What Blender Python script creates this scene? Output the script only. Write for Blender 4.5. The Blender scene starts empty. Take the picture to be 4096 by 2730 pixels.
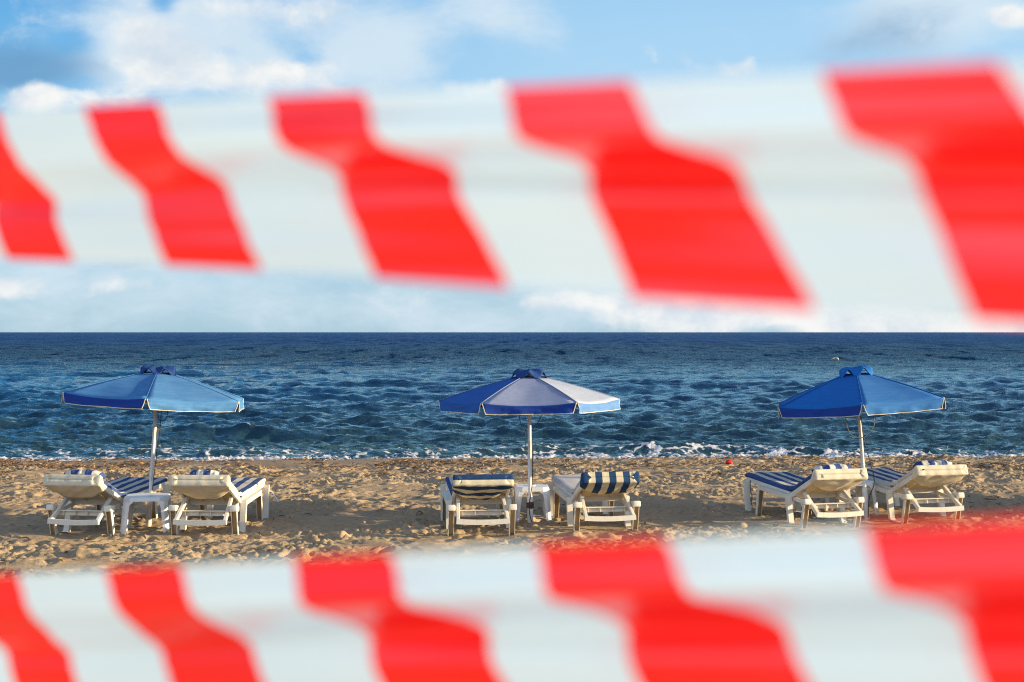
import bpy, bmesh, math, random
import numpy as np
from mathutils import Vector, Matrix, noise as mnoise

R = math.radians
random.seed(7)
rng = np.random.default_rng(11)
scene = bpy.context.scene
COL = scene.collection

# ------------------------------------------------------------------ basics
CAM_H = 2.15
SUN_EL, SUN_AZ = 10.5, 5.0          # height above horizon; degrees behind "straight right"
SEA_Z = -0.32

def link(o, parent=None):
    COL.objects.link(o)
    if parent is not None:
        o.parent = parent
    return o

def mesh_obj(name, verts, faces, mats, parent=None, smooth=True, face_mats=None, attrs=None):
    me = bpy.data.meshes.new(name)
    me.from_pydata([tuple(v) for v in verts], [], [tuple(f) for f in faces])
    for m in (mats if isinstance(mats, (list, tuple)) else [mats]):
        me.materials.append(m)
    if face_mats is not None:
        me.polygons.foreach_set('material_index', np.array(face_mats, dtype=np.int32))
    me.polygons.foreach_set('use_smooth', np.full(len(me.polygons), smooth, dtype=bool))
    for k, a in (attrs or {}).items():
        at = me.attributes.new(k, 'FLOAT', 'POINT')
        at.data.foreach_set('value', np.asarray(a, dtype=np.float32))
    me.update()
    o = bpy.data.objects.new(name, me)
    return link(o, parent)

def bm_obj(name, bm, mats, parent=None, smooth=False):
    me = bpy.data.meshes.new(name)
    bmesh.ops.recalc_face_normals(bm, faces=bm.faces[:])
    bm.to_mesh(me); bm.free()
    for m in (mats if isinstance(mats, (list, tuple)) else [mats]):
        me.materials.append(m)
    me.polygons.foreach_set('use_smooth', np.full(len(me.polygons), smooth, dtype=bool))
    o = bpy.data.objects.new(name, me)
    return link(o, parent)

def grid_obj(name, X, Y, Z, mat, attrs=None):
    """big regular quad sheet from 2-D coordinate arrays"""
    ny, nx = X.shape
    co = np.stack([X, Y, Z], -1).reshape(-1, 3).astype(np.float32)
    me = bpy.data.meshes.new(name)
    me.vertices.add(nx * ny)
    me.vertices.foreach_set('co', co.ravel())
    idx = np.arange(nx * ny, dtype=np.int32).reshape(ny, nx)
    q = np.stack([idx[:-1, :-1], idx[:-1, 1:], idx[1:, 1:], idx[1:, :-1]], -1).reshape(-1, 4)
    n = len(q)
    me.loops.add(4 * n)
    me.loops.foreach_set('vertex_index', q.ravel())
    me.polygons.add(n)
    me.polygons.foreach_set('loop_start', np.arange(0, 4 * n, 4, dtype=np.int32))
    me.polygons.foreach_set('use_smooth', np.ones(n, dtype=bool))
    for k, a in (attrs or {}).items():
        at = me.attributes.new(k, 'FLOAT', 'POINT')
        at.data.foreach_set('value', np.asarray(a, dtype=np.float32).ravel())
    me.update(calc_edges=True)
    me.validate()
    me.materials.append(mat)
    o = bpy.data.objects.new(name, me)
    return link(o)

def thing(name, label, cat, loc=(0, 0, 0), rot=(0, 0, 0), group=None):
    o = bpy.data.objects.new(name, None)
    o.empty_display_size = 0.1
    o.location = loc; o.rotation_euler = rot
    o['label'] = label; o['category'] = cat
    if group: o['group'] = group
    return link(o)

def tag(o, label, cat, group=None):
    o['label'] = label; o['category'] = cat
    if group: o['group'] = group
    return o

# ------------------------------------------------------------------ materials
class NT:
    def __init__(self, tree):
        self.t = tree; self.t.nodes.clear()
    def n(self, kind, **kw):
        nd = self.t.nodes.new(kind)
        for k, v in kw.items():
            if k.startswith('i_'):
                key = k[2:]
                key = int(key) if key.isdigit() else key.replace('_', ' ')
                self.set(nd.inputs[key], v)
            else:
                setattr(nd, k, v)
        return nd
    def set(self, sock, v):
        if isinstance(v, bpy.types.NodeSocket): self.t.links.new(v, sock)
        elif isinstance(v, bpy.types.Node): self.t.links.new(v.outputs[0], sock)
        else:
            if hasattr(sock, 'default_value'):
                dv = sock.default_value
                if hasattr(dv, '__len__') and not hasattr(v, '__len__'):
                    sock.default_value = [v] * len(dv)
                elif hasattr(dv, '__len__') and len(dv) == 4 and len(v) == 3:
                    sock.default_value = (*v, 1)
                else:
                    sock.default_value = v
    def math(self, op, a, b=None, c=None, clamp=False):
        nd = self.t.nodes.new('ShaderNodeMath'); nd.operation = op; nd.use_clamp = clamp
        self.set(nd.inputs[0], a)
        if b is not None: self.set(nd.inputs[1], b)
        if c is not None: self.set(nd.inputs[2], c)
        return nd.outputs[0]
    def ramp(self, v, a, b, lo=0.0, hi=1.0, smooth=True):
        nd = self.t.nodes.new('ShaderNodeMapRange')
        nd.interpolation_type = 'SMOOTHSTEP' if smooth else 'LINEAR'
        self.set(nd.inputs['Value'], v)
        for k, x in (('From Min', a), ('From Max', b), ('To Min', lo), ('To Max', hi)):
            self.set(nd.inputs[k], x)
        return nd.outputs['Result']
    def mix(self, f, a, b, blend='MIX'):
        nd = self.t.nodes.new('ShaderNodeMix'); nd.data_type = 'RGBA'; nd.blend_type = blend
        self.set(nd.inputs['Factor'], f)
        self.set(nd.inputs[6], a); self.set(nd.inputs[7], b)
        return nd.outputs[2]
    def noise(self, vec, scale, detail=4, rough=0.55, dist=0.0):
        nd = self.t.nodes.new('ShaderNodeTexNoise')
        if vec is not None: self.set(nd.inputs['Vector'], vec)
        self.set(nd.inputs['Scale'], scale); self.set(nd.inputs['Detail'], detail)
        self.set(nd.inputs['Roughness'], rough); self.set(nd.inputs['Distortion'], dist)
        return nd.outputs['Fac']
    def mapping(self, vec, scale=(1, 1, 1), loc=(0, 0, 0), rot=(0, 0, 0)):
        nd = self.t.nodes.new('ShaderNodeMapping')
        self.set(nd.inputs['Vector'], vec)
        nd.inputs['Scale'].default_value = scale
        nd.inputs['Location'].default_value = loc
        nd.inputs['Rotation'].default_value = rot
        return nd.outputs[0]
    def bump(self, h, strength, distance, normal=None):
        nd = self.t.nodes.new('ShaderNodeBump')
        self.set(nd.inputs['Height'], h)
        self.set(nd.inputs['Strength'], strength); self.set(nd.inputs['Distance'], distance)
        if normal is not None: self.set(nd.inputs['Normal'], normal)
        return nd.outputs[0]
    def attr(self, name):
        nd = self.t.nodes.new('ShaderNodeAttribute'); nd.attribute_name = name
        return nd.outputs['Fac']
    def coord(self, which='Object'):
        return self.t.nodes.new('ShaderNodeTexCoord').outputs[which]

def material(name):
    m = bpy.data.materials.new(name); m.use_nodes = True
    return m, NT(m.node_tree)

def finish(nt, shader):
    o = nt.n('ShaderNodeOutputMaterial')
    nt.t.links.new(shader, o.inputs['Surface'])

def principled(nt, **kw):
    p = nt.n('ShaderNodeBsdfPrincipled')
    for k, v in kw.items():
        nt.set(p.inputs[k.replace('_', ' ')], v)
    return p.outputs[0]

def plain(name, col, rough=0.5, var=0.12, scale=9.0, bump=0.0, spec=0.5, dirt=None, dirt_amt=0.0):
    m, nt = material(name)
    co = nt.coord('Object')
    n1 = nt.noise(co, scale, 5, 0.6)
    c = nt.mix(nt.ramp(n1, 0.3, 0.7), tuple(x * (1 - var) for x in col), tuple(min(1, x * (1 + var)) for x in col))
    if dirt is not None:
        n2 = nt.noise(co, scale * 1.7, 6, 0.7, 0.6)
        c = nt.mix(nt.ramp(n2, 0.52, 0.75, 0, dirt_amt), c, dirt)
    kw = dict(Base_Color=c, Roughness=rough, Specular_IOR_Level=spec)
    if bump:
        kw['Normal'] = nt.bump(nt.noise(co, scale * 12, 3), bump, 0.004)
    finish(nt, principled(nt, **kw))
    return m

def fabric(name, col, fade=None, fade_amt=0.5, trans=0.18, rough=0.85, streak=True):
    """woven canvas: weave bump, sun-bleached streaks, a little light through it"""
    m, nt = material(name)
    co = nt.coord('Object')
    n1 = nt.noise(nt.mapping(co, (1.6, 1.6, 16.0)), 2.6, 7, 0.72, 0.25)
    n2 = nt.noise(co, 18, 4, 0.6)
    c = nt.mix(nt.ramp(n2, 0.25, 0.75), tuple(x * 0.9 for x in col), tuple(min(1, x * 1.1) for x in col))
    if fade is not None:
        c = nt.mix(nt.ramp(n1, 0.36, 0.72, 0.25 * fade_amt, fade_amt * 0.8), c, fade)
    nrm = nt.bump(nt.noise(nt.mapping(co, (1, 1, 1)), 60, 3, 0.6), 0.35, 0.004)
    p = principled(nt, Base_Color=c, Roughness=rough, Specular_IOR_Level=0.25, Normal=nrm)
    t = nt.n('ShaderNodeBsdfTranslucent'); nt.set(t.inputs['Color'], c)
    mx = nt.n('ShaderNodeMixShader'); nt.set(mx.inputs[0], trans)
    nt.t.links.new(p, mx.inputs[1]); nt.t.links.new(t.outputs[0], mx.inputs[2])
    finish(nt, mx.outputs[0])
    return m

def striped(name, dark, light, trans=0.12):
    """canvas with stripes driven by the mesh attribute «sv» (metres / period)"""
    m, nt = material(name)
    co = nt.coord('Object')
    s = nt.math('FRACT', nt.attr('sv'))
    f = nt.math('MULTIPLY', nt.ramp(s, 0.0, 0.03), nt.ramp(s, 0.5, 0.53, 1, 0))
    n2 = nt.noise(co, 22, 5, 0.6)
    k = nt.ramp(n2, 0.25, 0.75)
    d = nt.mix(k, tuple(x * 0.8 for x in dark), tuple(x * 1.25 for x in dark))
    l = nt.mix(k, tuple(x * 0.88 for x in light), tuple(min(1, x * 1.06) for x in light))
    c = nt.mix(f, l, d)
    nrm = nt.bump(nt.noise(co, 35, 4, 0.6), 0.4, 0.006)
    p = principled(nt, Base_Color=c, Roughness=0.85, Specular_IOR_Level=0.25, Normal=nrm)
    t = nt.n('ShaderNodeBsdfTranslucent'); nt.set(t.inputs['Color'], c)
    mx = nt.n('ShaderNodeMixShader'); nt.set(mx.inputs[0], trans)
    nt.t.links.new(p, mx.inputs[1]); nt.t.links.new(t.outputs[0], mx.inputs[2])
    finish(nt, mx.outputs[0])
    return m

M = {}
M['plastic'] = plain('weathered_resin', (0.73, 0.675, 0.575), 0.42, 0.05, 5, 0.05, 0.5, (0.45, 0.36, 0.24), 0.28)
M['aged_shaded'] = plain('yellowed_shaded_resin', (0.50, 0.36, 0.19), 0.55, 0.12, 7, 0.05, 0.4, (0.22, 0.14, 0.07), 0.5)  # tan holds the recess shade as well as ageing and dirt
M['slats'] = plain('shaded_slats', (0.64, 0.54, 0.37), 0.5, 0.08, 6, 0.05, 0.4, (0.36, 0.26, 0.14), 0.4)  # warm bounce and shade under the backrest put into the tan
M['plastic_table'] = plain('table_resin', (0.72, 0.71, 0.70), 0.33, 0.04, 6, 0.03, 0.5, (0.5, 0.45, 0.38), 0.2)
M['pole'] = plain('painted_pole', (0.72, 0.71, 0.70), 0.4, 0.06, 14, 0.05, 0.5, (0.40, 0.30, 0.22), 0.45)
M['sleeve'] = plain('peeling_sleeve', (0.62, 0.57, 0.48), 0.6, 0.1, 12, 0.2, 0.4, (0.24, 0.13, 0.06), 0.85)
M['dark_rope'] = plain('dark_cord', (0.035, 0.035, 0.04), 0.8, 0.2, 60)
M['grey_rope'] = plain('grey_cord', (0.16, 0.16, 0.15), 0.8, 0.2, 60)
M['knot'] = plain('brown_twine', (0.10, 0.05, 0.03), 0.9, 0.3, 60)
M['rod'] = plain('light_rod', (0.62, 0.61, 0.58), 0.35, 0.05, 20)
M['rib'] = plain('rib_metal', (0.55, 0.55, 0.55), 0.4, 0.05, 20)
M['strap'] = plain('pale_strap', (0.7, 0.69, 0.66), 0.7, 0.05, 20)
M['hole_shade'] = plain('hole_shade', (0.10, 0.10, 0.11), 0.6, 0.2, 20)
M['trim'] = plain('cream_binding', (0.62, 0.56, 0.43), 0.8, 0.1, 30)
M['cream'] = fabric('cream_canvas', (0.78, 0.70, 0.54), (0.70, 0.59, 0.39), 0.5, 0.16)
M['pale_cloth'] = fabric('pale_underside_canvas', (0.62, 0.61, 0.62), (0.5, 0.5, 0.55), 0.5, 0.1)
M['stripe'] = striped('navy_striped_canvas', (0.042, 0.082, 0.24), (0.70, 0.66, 0.58))
M['stripe_teal'] = striped('dark_teal_striped_canvas', (0.016, 0.055, 0.145), (0.74, 0.65, 0.46))
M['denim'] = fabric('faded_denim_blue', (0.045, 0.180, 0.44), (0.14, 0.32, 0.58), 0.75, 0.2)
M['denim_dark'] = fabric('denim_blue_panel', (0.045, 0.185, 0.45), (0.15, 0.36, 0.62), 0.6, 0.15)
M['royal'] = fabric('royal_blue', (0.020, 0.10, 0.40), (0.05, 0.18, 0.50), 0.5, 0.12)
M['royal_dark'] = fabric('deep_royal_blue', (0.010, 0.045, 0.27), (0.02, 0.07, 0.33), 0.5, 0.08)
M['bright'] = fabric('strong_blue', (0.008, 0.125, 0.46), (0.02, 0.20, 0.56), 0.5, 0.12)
M['bright_sunlit_faded'] = fabric('strong_blue_sunlit_faded', (0.022, 0.145, 0.43), (0.07, 0.23, 0.51), 0.65, 0.15)  # paler sunward cloth: part fading, part sunlight put into its blue
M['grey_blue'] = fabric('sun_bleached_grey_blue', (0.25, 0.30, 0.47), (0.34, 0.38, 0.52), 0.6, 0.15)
M['bleached'] = fabric('bleached_sunlit_pale_blue', (0.38, 0.44, 0.58), (0.48, 0.52, 0.62), 0.6, 0.15)  # bleached cloth; on the strong blue parasol its paleness stands for sunlight
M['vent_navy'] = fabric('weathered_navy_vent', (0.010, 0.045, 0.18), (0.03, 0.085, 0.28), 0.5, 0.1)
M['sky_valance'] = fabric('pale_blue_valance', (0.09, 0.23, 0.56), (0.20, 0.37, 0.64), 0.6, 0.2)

# ------------------------------------------------------------------ smooth random fields
def band_field(ny, nx, cell, lo, hi, seed, ax=1.0):
    """gaussian random field keeping wavelengths lo..hi metres (ax stretches along x)"""
    g = np.random.default_rng(seed)
    f = np.fft.rfft2(g.standard_normal((ny, nx)))
    ky = np.fft.fftfreq(ny, cell)[:, None]
    kx = np.fft.rfftfreq(nx, cell)[None, :] * ax
    k = np.sqrt(kx * kx + ky * ky) + 1e-9
    lam = 1.0 / k
    w = np.exp(-((np.log(lam) - math.log(math.sqrt(lo * hi))) / (0.5 * math.log(hi / lo) + 1e-6)) ** 2) / k
    h = np.fft.irfft2(f * w, s=(ny, nx))
    return h / h.std()

# ------------------------------------------------------------------ sand
SX0, SX1, SY0, SY1, SC = -10.5, 13.5, 10.2, 27.6, 0.022
snx = int((SX1 - SX0) / SC) + 1
sny = int((SY1 - SY0) / SC) + 1
gx = SX0 + SC * np.arange(snx)
gy = SY0 + SC * np.arange(sny)
GX, GY = np.meshgrid(gx, gy)

def crest_y(x):
    return 25.08 + 0.047 * np.clip(x, -14, 14)

def sand_profile(x, y):
    yc = crest_y(x)
    d = y - yc
    z = np.where(y > 18.5, -0.012 * (np.minimum(y, yc) - 18.5), 0.0)
    return z - np.where(d > 0, 0.16 * d, 0.0) - 0.02 * np.clip(d + 0.4, 0, 1.0) ** 2

big = band_field(sny, snx, SC, 0.9, 2.6, 1)
mid = band_field(sny, snx, SC, 0.30, 0.80, 2, 1.25)
mid2 = band_field(sny, snx, SC, 0.13, 0.30, 3)
fine = band_field(sny, snx, SC, 0.055, 0.12, 4)
patch = band_field(sny, snx, SC, 1.2, 3.5, 5)

# foot traffic: pressed hollows with a pushed-up rim
prints = np.zeros((sny, snx))
nfp = 5600
for i in range(nfp):
    fx = rng.uniform(SX0 + .5, SX1 - .5); fy = rng.uniform(SY0 + .4, 25.2)
    if fx < -1 and fy > 23.4 and rng.random() < 0.85: continue
    a = rng.uniform(0, math.pi)
    bigp = rng.random() < 0.42
    L = rng.uniform(0.10, 0.17) if bigp else rng.uniform(0.05, 0.10); W = L * rng.uniform(0.38, 0.62); dep = L * rng.uniform(0.16, 0.36)
    rr = int(0.42 / SC)
    ci = int((fx - SX0) / SC); cj = int((fy - SY0) / SC)
    i0, i1, j0, j1 = max(ci - rr, 0), min(ci + rr, snx), max(cj - rr, 0), min(cj + rr, sny)
    dx = GX[j0:j1, i0:i1] - fx; dy = GY[j0:j1, i0:i1] - fy
    u = (dx * math.cos(a) + dy * math.sin(a)) / L; v = (-dx * math.sin(a) + dy * math.cos(a)) / W
    r = np.sqrt(u * u + v * v)
    s = -dep * np.clip((1.15 - r) / 0.5, 0, 1) ** 1.2 + dep * 0.28 * np.exp(-((r - 1.45) / 0.36) ** 2) * (1 + 0.5 * np.sin(3 * np.arctan2(v, u) + i))
    prints[j0:j1, i0:i1] += s
prints = np.clip(prints, -0.075, 0.06)

calm = 1.0 / (1 + np.exp(-(GY - (23.55 + 0.25 * GX.clip(-8, 8) * 0.25 + 0.15 * patch)) * 6))        # damp smooth strip
calm *= 1.0 / (1 + np.exp((GX - 0.5) * 0.9))
shade = np.exp(-((GY - 17.0) / 1.7) ** 2)                                                          # trampled flatter round the beds
amp = (1 - 0.9 * calm) * (1 - 0.25 * shade) * (1 + 0.22 * np.tanh(patch))
SH = sand_profile(GX, GY) + 0.010 * big + amp * (0.0100 * mid + 0.0036 * mid2 * (1 + 0.7 * np.tanh(1.5 * patch)) + 0.0040 * fine * (1 + 0.98 * np.tanh(1.8 * patch + mid)) + 0.85 * prints)
wet = np.clip(np.maximum(calm * 0.85, (GY - crest_y(GX) + 0.1) * 2), 0, 1)

def sand_at(x, y, r=0.06):
    i = int(round((x - SX0) / SC)); j = int(round((y - SY0) / SC)); k = max(1, int(r / SC))
    i = min(max(i, k), snx - k - 1); j = min(max(j, k), sny - k - 1)
    return float(SH[j - k:j + k + 1, i - k:i + k + 1].mean())

# outer skirts so that it is one sheet running far along the shore and behind the camera
ox = np.concatenate([-np.geomspace(900, 10.9, 26), gx, np.geomspace(13.9, 900, 26)])
oy = np.concatenate([-np.geomspace(400, 1, 16), np.linspace(1, 10.1, 14), gy, np.array([28.2, 29.5, 32, 40, 60])])
FX, FY = np.meshgrid(ox, oy)
FZ = sand_profile(FX, FY)
jj = np.searchsorted(oy, gy[0] - 1e-6); ii = np.searchsorted(ox, gx[0] - 1e-6)
FZ[jj:jj + sny, ii:ii + snx] = SH
WW = np.zeros_like(FZ); WW[jj:jj + sny, ii:ii + snx] = wet

m, nt = material('beach_sand')
co = nt.coord('Object')
n1 = nt.noise(co, 1.3, 5, 0.6)
n2 = nt.noise(co, 14, 6, 0.7)
n3 = nt.noise(co, 130, 3, 0.7)
c = nt.mix(nt.ramp(n1, 0.3, 0.7), (0.350, 0.260, 0.165), (0.425, 0.318, 0.204))
c = nt.mix(nt.ramp(n2, 0.42, 0.70, 0, 0.70), c, (0.235, 0.165, 0.105))
n4 = nt.noise(nt.mapping(co, (1, 0.55, 1)), 44, 4, 0.75)
c = nt.mix(nt.ramp(n4, 0.58, 0.70, 0, 0.6), c, (0.17, 0.115, 0.075))
c = nt.mix(nt.ramp(n4, 0.42, 0.30, 0, 0.5), c, (0.56, 0.44, 0.30))
c = nt.mix(nt.ramp(n3, 0.60, 0.72, 0, 0.55), c, (0.16, 0.11, 0.075))
c = nt.mix(nt.ramp(n3, 0.40, 0.28, 0, 0.35), c, (0.62, 0.49, 0.34))
w = nt.attr('wet')
c = nt.mix(nt.math('MULTIPLY', w, 0.65), c, (0.25, 0.175, 0.115))
nb = nt.bump(nt.noise(co, 38, 5, 0.7), 0.55, 0.02)
nb = nt.bump(nt.noise(co, 170, 2, 0.6), 0.5, 0.006, nb)
finish(nt, principled(nt, Base_Color=c, Roughness=nt.math('SUBTRACT', 0.95, nt.math('MULTIPLY', w, 0.3)), Specular_IOR_Level=0.2, Normal=nb))
sand = grid_obj('beach_sand', FX, FY, FZ, m, {'wet': WW})
sand['kind'] = 'structure'

# dead sea-grass leaves and twigs thrown up by the sea
def litter(name, n, seed, ymean, ysd, lmin, lmax, wd, mats, keep):
    g = random.Random(seed); V = []; F = []; FM = []
    for _ in range(n):
        x = g.uniform(-10, 10)
        y = g.gauss(ymean, ysd) if g.random() < 0.86 else g.uniform(13, 25)
        y = min(y, 25.0 + 0.047 * x)
        if y < 12 or mnoise.noise(Vector((x * 0.9, y * 1.3, seed))) < keep + g.uniform(-0.25, 0.25): continue
        L = g.uniform(lmin, lmax); a = g.uniform(0, 6.283); bend = g.uniform(-1.5, 1.5); W = wd * g.uniform(0.6, 1.3)
        z0 = sand_at(x, y, 0.03) + 0.004; b = len(V); k = 5
        lift = g.uniform(0.0, 0.035) if g.random() < 0.4 else 0.006
        for i in range(k):
            t = i / (k - 1); aa = a + bend * (t - 0.5)
            px = x + L * (t - 0.5) * math.cos(aa); py = y + L * (t - 0.5) * math.sin(aa)
            pz = z0 + lift * 4 * t * (1 - t) + g.uniform(0, 0.004)
            ww = W * (0.35 + 1.3 * math.sin(math.pi * min(max(t, .08), .92)))
            nx, ny = -math.sin(aa) * ww / 2, math.cos(aa) * ww / 2
            V += [(px + nx, py + ny, pz), (px - nx, py - ny, pz + 0.004), (px, py, pz + ww * 0.45)]
        mi = g.randrange(len(mats))
        for i in range(k - 1):
            p, q = b + 3 * i, b + 3 * i + 3
            F += [(p, q, q + 2, p + 2), (p + 2, q + 2, q + 1, p + 1), (p, p + 1, q + 1, q)]; FM += [mi] * 3
    o = mesh_obj(name, V, F, mats, None, True, FM)
    o['kind'] = 'stuff'
    return o
mw = [plain('dry_leaf_brown', (0.15, 0.075, 0.035), 0.7, 0.3, 30), plain('dry_leaf_dark', (0.045, 0.028, 0.018), 0.8, 0.3, 30),
      plain('dry_leaf_tan', (0.38, 0.23, 0.10), 0.65, 0.25, 30)]
o = litter('seaweed_litter', 9000, 21, 23.3, 1.15, 0.06, 0.20, 0.013, mw, 0.04)
o['label'] = 'dry brown seaweed leaves scattered over the sand by the water'
o['category'] = 'seaweed'
o = litter('twig_litter', 2200, 33, 19.5, 3.5, 0.03, 0.12, 0.008, [mw[1], mw[2]], -0.05)
o['label'] = 'tiny dark twigs and bark crumbs strewn over the beach sand'
o['category'] = 'twigs'

# ------------------------------------------------------------------ sea
ys = [24.6]
while ys[-1] < 12000:
    y = ys[-1]
    ys.append(y + (0.034 if y < 33 else max(0.034, 0.30 * y * y / (1422 * 2.47))))
ys = np.array(ys)
tc = np.concatenate([-np.geomspace(3.5, 0.47, 14)[:-1], np.linspace(-0.46, 0.46, 660), np.geomspace(0.47, 3.5, 14)[1:]])
WX = tc[None, :] * ys[:, None]
WY = np.repeat(ys[:, None], len(tc), 1)
dYs = np.gradient(ys)[:, None]; dXs = (0.92 / 660 * ys)[:, None]
res = np.maximum(dXs, 0.42 * dYs)
Z = np.zeros_like(WX); HX = np.zeros_like(WX); HY = np.zeros_like(WX); CR = np.zeros_like(WX)
g = np.random.default_rng(5)
nw = 84
depthfade = np.clip((WY - 27.0) / 9.0, 0.12, 1.0)
for i in range(nw):
    lam = 0.22 * (9.5 / 0.22) ** ((i + g.random()) / nw)
    spread = 0.95 if lam < 2.2 else (0.65 if lam < 4 else 0.26)
    th = math.radians(-90 - 8) + g.normal() * spread * 0.62
    k = 2 * math.pi / lam
    kx, ky = k * math.cos(th), k * math.sin(th)
    a = (0.0165 if lam < 1.3 else (0.0100 if lam < 2.4 else 0.0075)) * lam ** 0.90 * g.uniform(0.6, 1.3) if lam < 4 else 0.0100 * lam ** 0.62 * g.uniform(0.6, 1.2)
    ph = g.random() * 6.283
    # groups: slow drift of phase and strength so nothing repeats
    gph = 1.5 * np.sin(WX * k * 0.055 + g.random() * 6) + 1.3 * np.sin(WY * k * 0.07 + WX * k * 0.05 + g.random() * 6)
    env = 0.65 + 0.45 * np.sin(WX * k * 0.045 + WY * k * 0.061 + g.random() * 6.28)
    att = np.clip(lam / (2.6 * res) - 0.8, 0, 1)
    att = att * (depthfade if lam > 0.9 else np.clip((WY - 25.5) / 5, 0.25, 1.0))
    p = kx * WX + ky * WY + ph + gph
    A = a * env * att
    Z += A * np.cos(p); s = np.sin(p)
    HX -= 0.75 * A * math.cos(th) * s; HY -= 0.75 * A * math.sin(th) * s
    if lam > 0.6: CR += k * A * np.cos(p)
# the last small breaker on the shore
def bumpx(c, w): return np.exp(-((WX - c) / w) ** 2)
lineY = 28.9 + 0.35 * np.sin(WX * 0.55 + 0.6) + 0.16 * np.sin(WX * 1.7) + 0.05 * WX + 0.10
st = 0.25 + 0.75 * bumpx(4.2, 2.9) + 0.35 * bumpx(0.3, 1.6) + 0.55 * bumpx(-6.2, 1.3) + 0.15 * np.sin(WX * 2.3 + 1)
dB = WY - lineY
ridge = np.where(dB < 0, np.exp(-(dB / 0.30) ** 2), np.exp(-(dB / 0.95) ** 2))
near = (WY < 36)
Z += np.where(near, 0.145 * st * ridge, 0)
lump = np.zeros_like(WX)
nn = np.where(ys < 33)[0]; jj1 = nn[-1] + 1
cx = np.where(np.abs(tc) < 0.5)[0]
# foam density (near shore only), from smooth random fields sampled in metres
def field_at(F, cell, x, y):
    a = np.floor(((y - 24) / cell)).astype(int) % F.shape[0]; b = np.floor(((x + 20) / cell)).astype(int) % F.shape[1]
    return F[a, b]
Fa = band_field(450, 2000, 0.02, 0.5, 1.6, 41, 0.55); Fb = band_field(450, 2000, 0.02, 0.10, 0.35, 42, 0.7); Fc = band_field(450, 2000, 0.02, 0.05, 0.11, 43)
x_, y_ = WX[:jj1], WY[:jj1]
fa, fb, fc = field_at(Fa, 0.02, x_, y_), field_at(Fb, 0.02, x_, y_), field_at(Fc, 0.02, x_, y_)
foam = np.zeros_like(WX)
shoreY = crest_y(x_) + 1.75 + 0.10 * np.sin(x_ * 1.1) + 0.05 * np.sin(x_ * 3.1)
ds = y_ - shoreY
edge = np.exp(-(np.clip(ds - 0.9 - 0.55 / (1 + np.exp(-(x_ - 1.5) * 1.2)), 0, None) / (0.45 + 0.18 * fa.clip(-1, 2))) ** 2) * (0.84 + 0.16 * fa) * (1 + 0.14 / (1 + np.exp((x_ + 1.5) * 1.0)))
front = 0.84 * st[:jj1] ** 0.7 * np.exp(-((dB[:jj1] + 0.2) / 0.62) ** 2) * (0.72 + 0.22 * fa)
trail = 0.60 * np.exp(-((y_ - 28.6) / 1.5) ** 2) * (0.62 + 0.38 * np.tanh(fa))
dens = np.clip(0.93 * np.maximum(np.maximum(edge, front), trail) + 0.10 * fb, 0, 1.3)
foam[:jj1] = dens
Z[:jj1] += 0.020 * np.clip(dens - 0.35, 0, 1) * (1.0 + 0.9 * fb + 0.7 * fc)
# flecks of broken crests further out
caps = np.clip((CR - 0.62) * 1.2, 0, 0.62) * np.clip((WY - 29) / 3, 0, 1) * np.clip(1.3 - WY / 90, 0, 1)
foam = np.maximum(foam, caps)
Zs = SEA_Z + Z
m, nt = material('sea_water')
co = nt.coord('Object')
sep = nt.n('ShaderNodeSeparateXYZ'); nt.set(sep.inputs[0], co)
yy = sep.outputs[1]
deep = nt.ramp(yy, 26, 60)
deep2 = nt.ramp(yy, 60, 500)
c = nt.mix(deep, (0.026, 0.064, 0.080), (0.002, 0.034, 0.098))
c = nt.mix(deep2, c, (0.003, 0.048, 0.235))
v1 = nt.noise(nt.mapping(co, (0.05, 0.10, 1)), 1.0, 4, 0.6)
c = nt.mix(nt.ramp(v1, 0.35, 0.65, 0, 0.5), c, (0.001, 0.018, 0.046))
b1 = nt.noise(nt.mapping(co, (1.0, 1.25, 1), rot=(0, 0, 0.3)), 2.4, 4, 0.60)
b2 = nt.noise(nt.mapping(co, (0.13, 0.30, 1), rot=(0, 0, -0.1)), 1.6, 5, 0.62)
b3 = nt.noise(nt.mapping(co, (1.0, 1.6, 1)), 11, 3, 0.6)
far = nt.ramp(yy, 45, 160)
nb = nt.bump(b2, nt.math('MULTIPLY', far, 1.0), 2.6)
nb = nt.bump(b1, 0.65, 0.13, nb)
nb = nt.bump(b3, nt.ramp(yy, 26, 90, 0.55, 0.15), 0.03, nb)
fo = nt.attr('foam')
warp = nt.noise(co, 2.2, 4, 0.6)
vadd = nt.n('ShaderNodeVectorMath', operation='MULTIPLY_ADD')
wn = nt.n('ShaderNodeTexNoise'); nt.set(wn.inputs['Vector'], co); nt.set(wn.inputs['Scale'], 3.0); nt.set(wn.inputs['Detail'], 3.0)
nt.set(vadd.inputs[0], wn.outputs['Color']); vadd.inputs[1].default_value = (0.55, 0.55, 0.2); nt.set(vadd.inputs[2], co)
vor = nt.n('ShaderNodeTexVoronoi', feature='DISTANCE_TO_EDGE'); nt.set(vor.inputs['Vector'], nt.mapping(vadd.outputs[0], (0.6, 1.0, 1))); vor.inputs['Scale'].default_value = 3.1
lace = nt.ramp(vor.outputs['Distance'], 0.0, 0.22, 1, 0, False)
spk = nt.noise(nt.mapping(co, (0.45, 1.0, 1)), 30, 5, 0.72)
pat = nt.math('ADD', nt.math('MULTIPLY', lace, 0.68), nt.math('MULTIPLY', spk, 0.36))
thr = nt.math('SUBTRACT', 1.12, nt.math('MULTIPLY', fo, 0.98))
fm = nt.ramp(nt.math('SUBTRACT', pat, thr), -0.08, 0.16)
fm = nt.math('MULTIPLY', fm, nt.ramp(fo, 0.05, 0.2))
grp = nt.noise(nt.mapping(co, (0.30, 0.030, 1)), 1.0, 5, 0.62)
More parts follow.
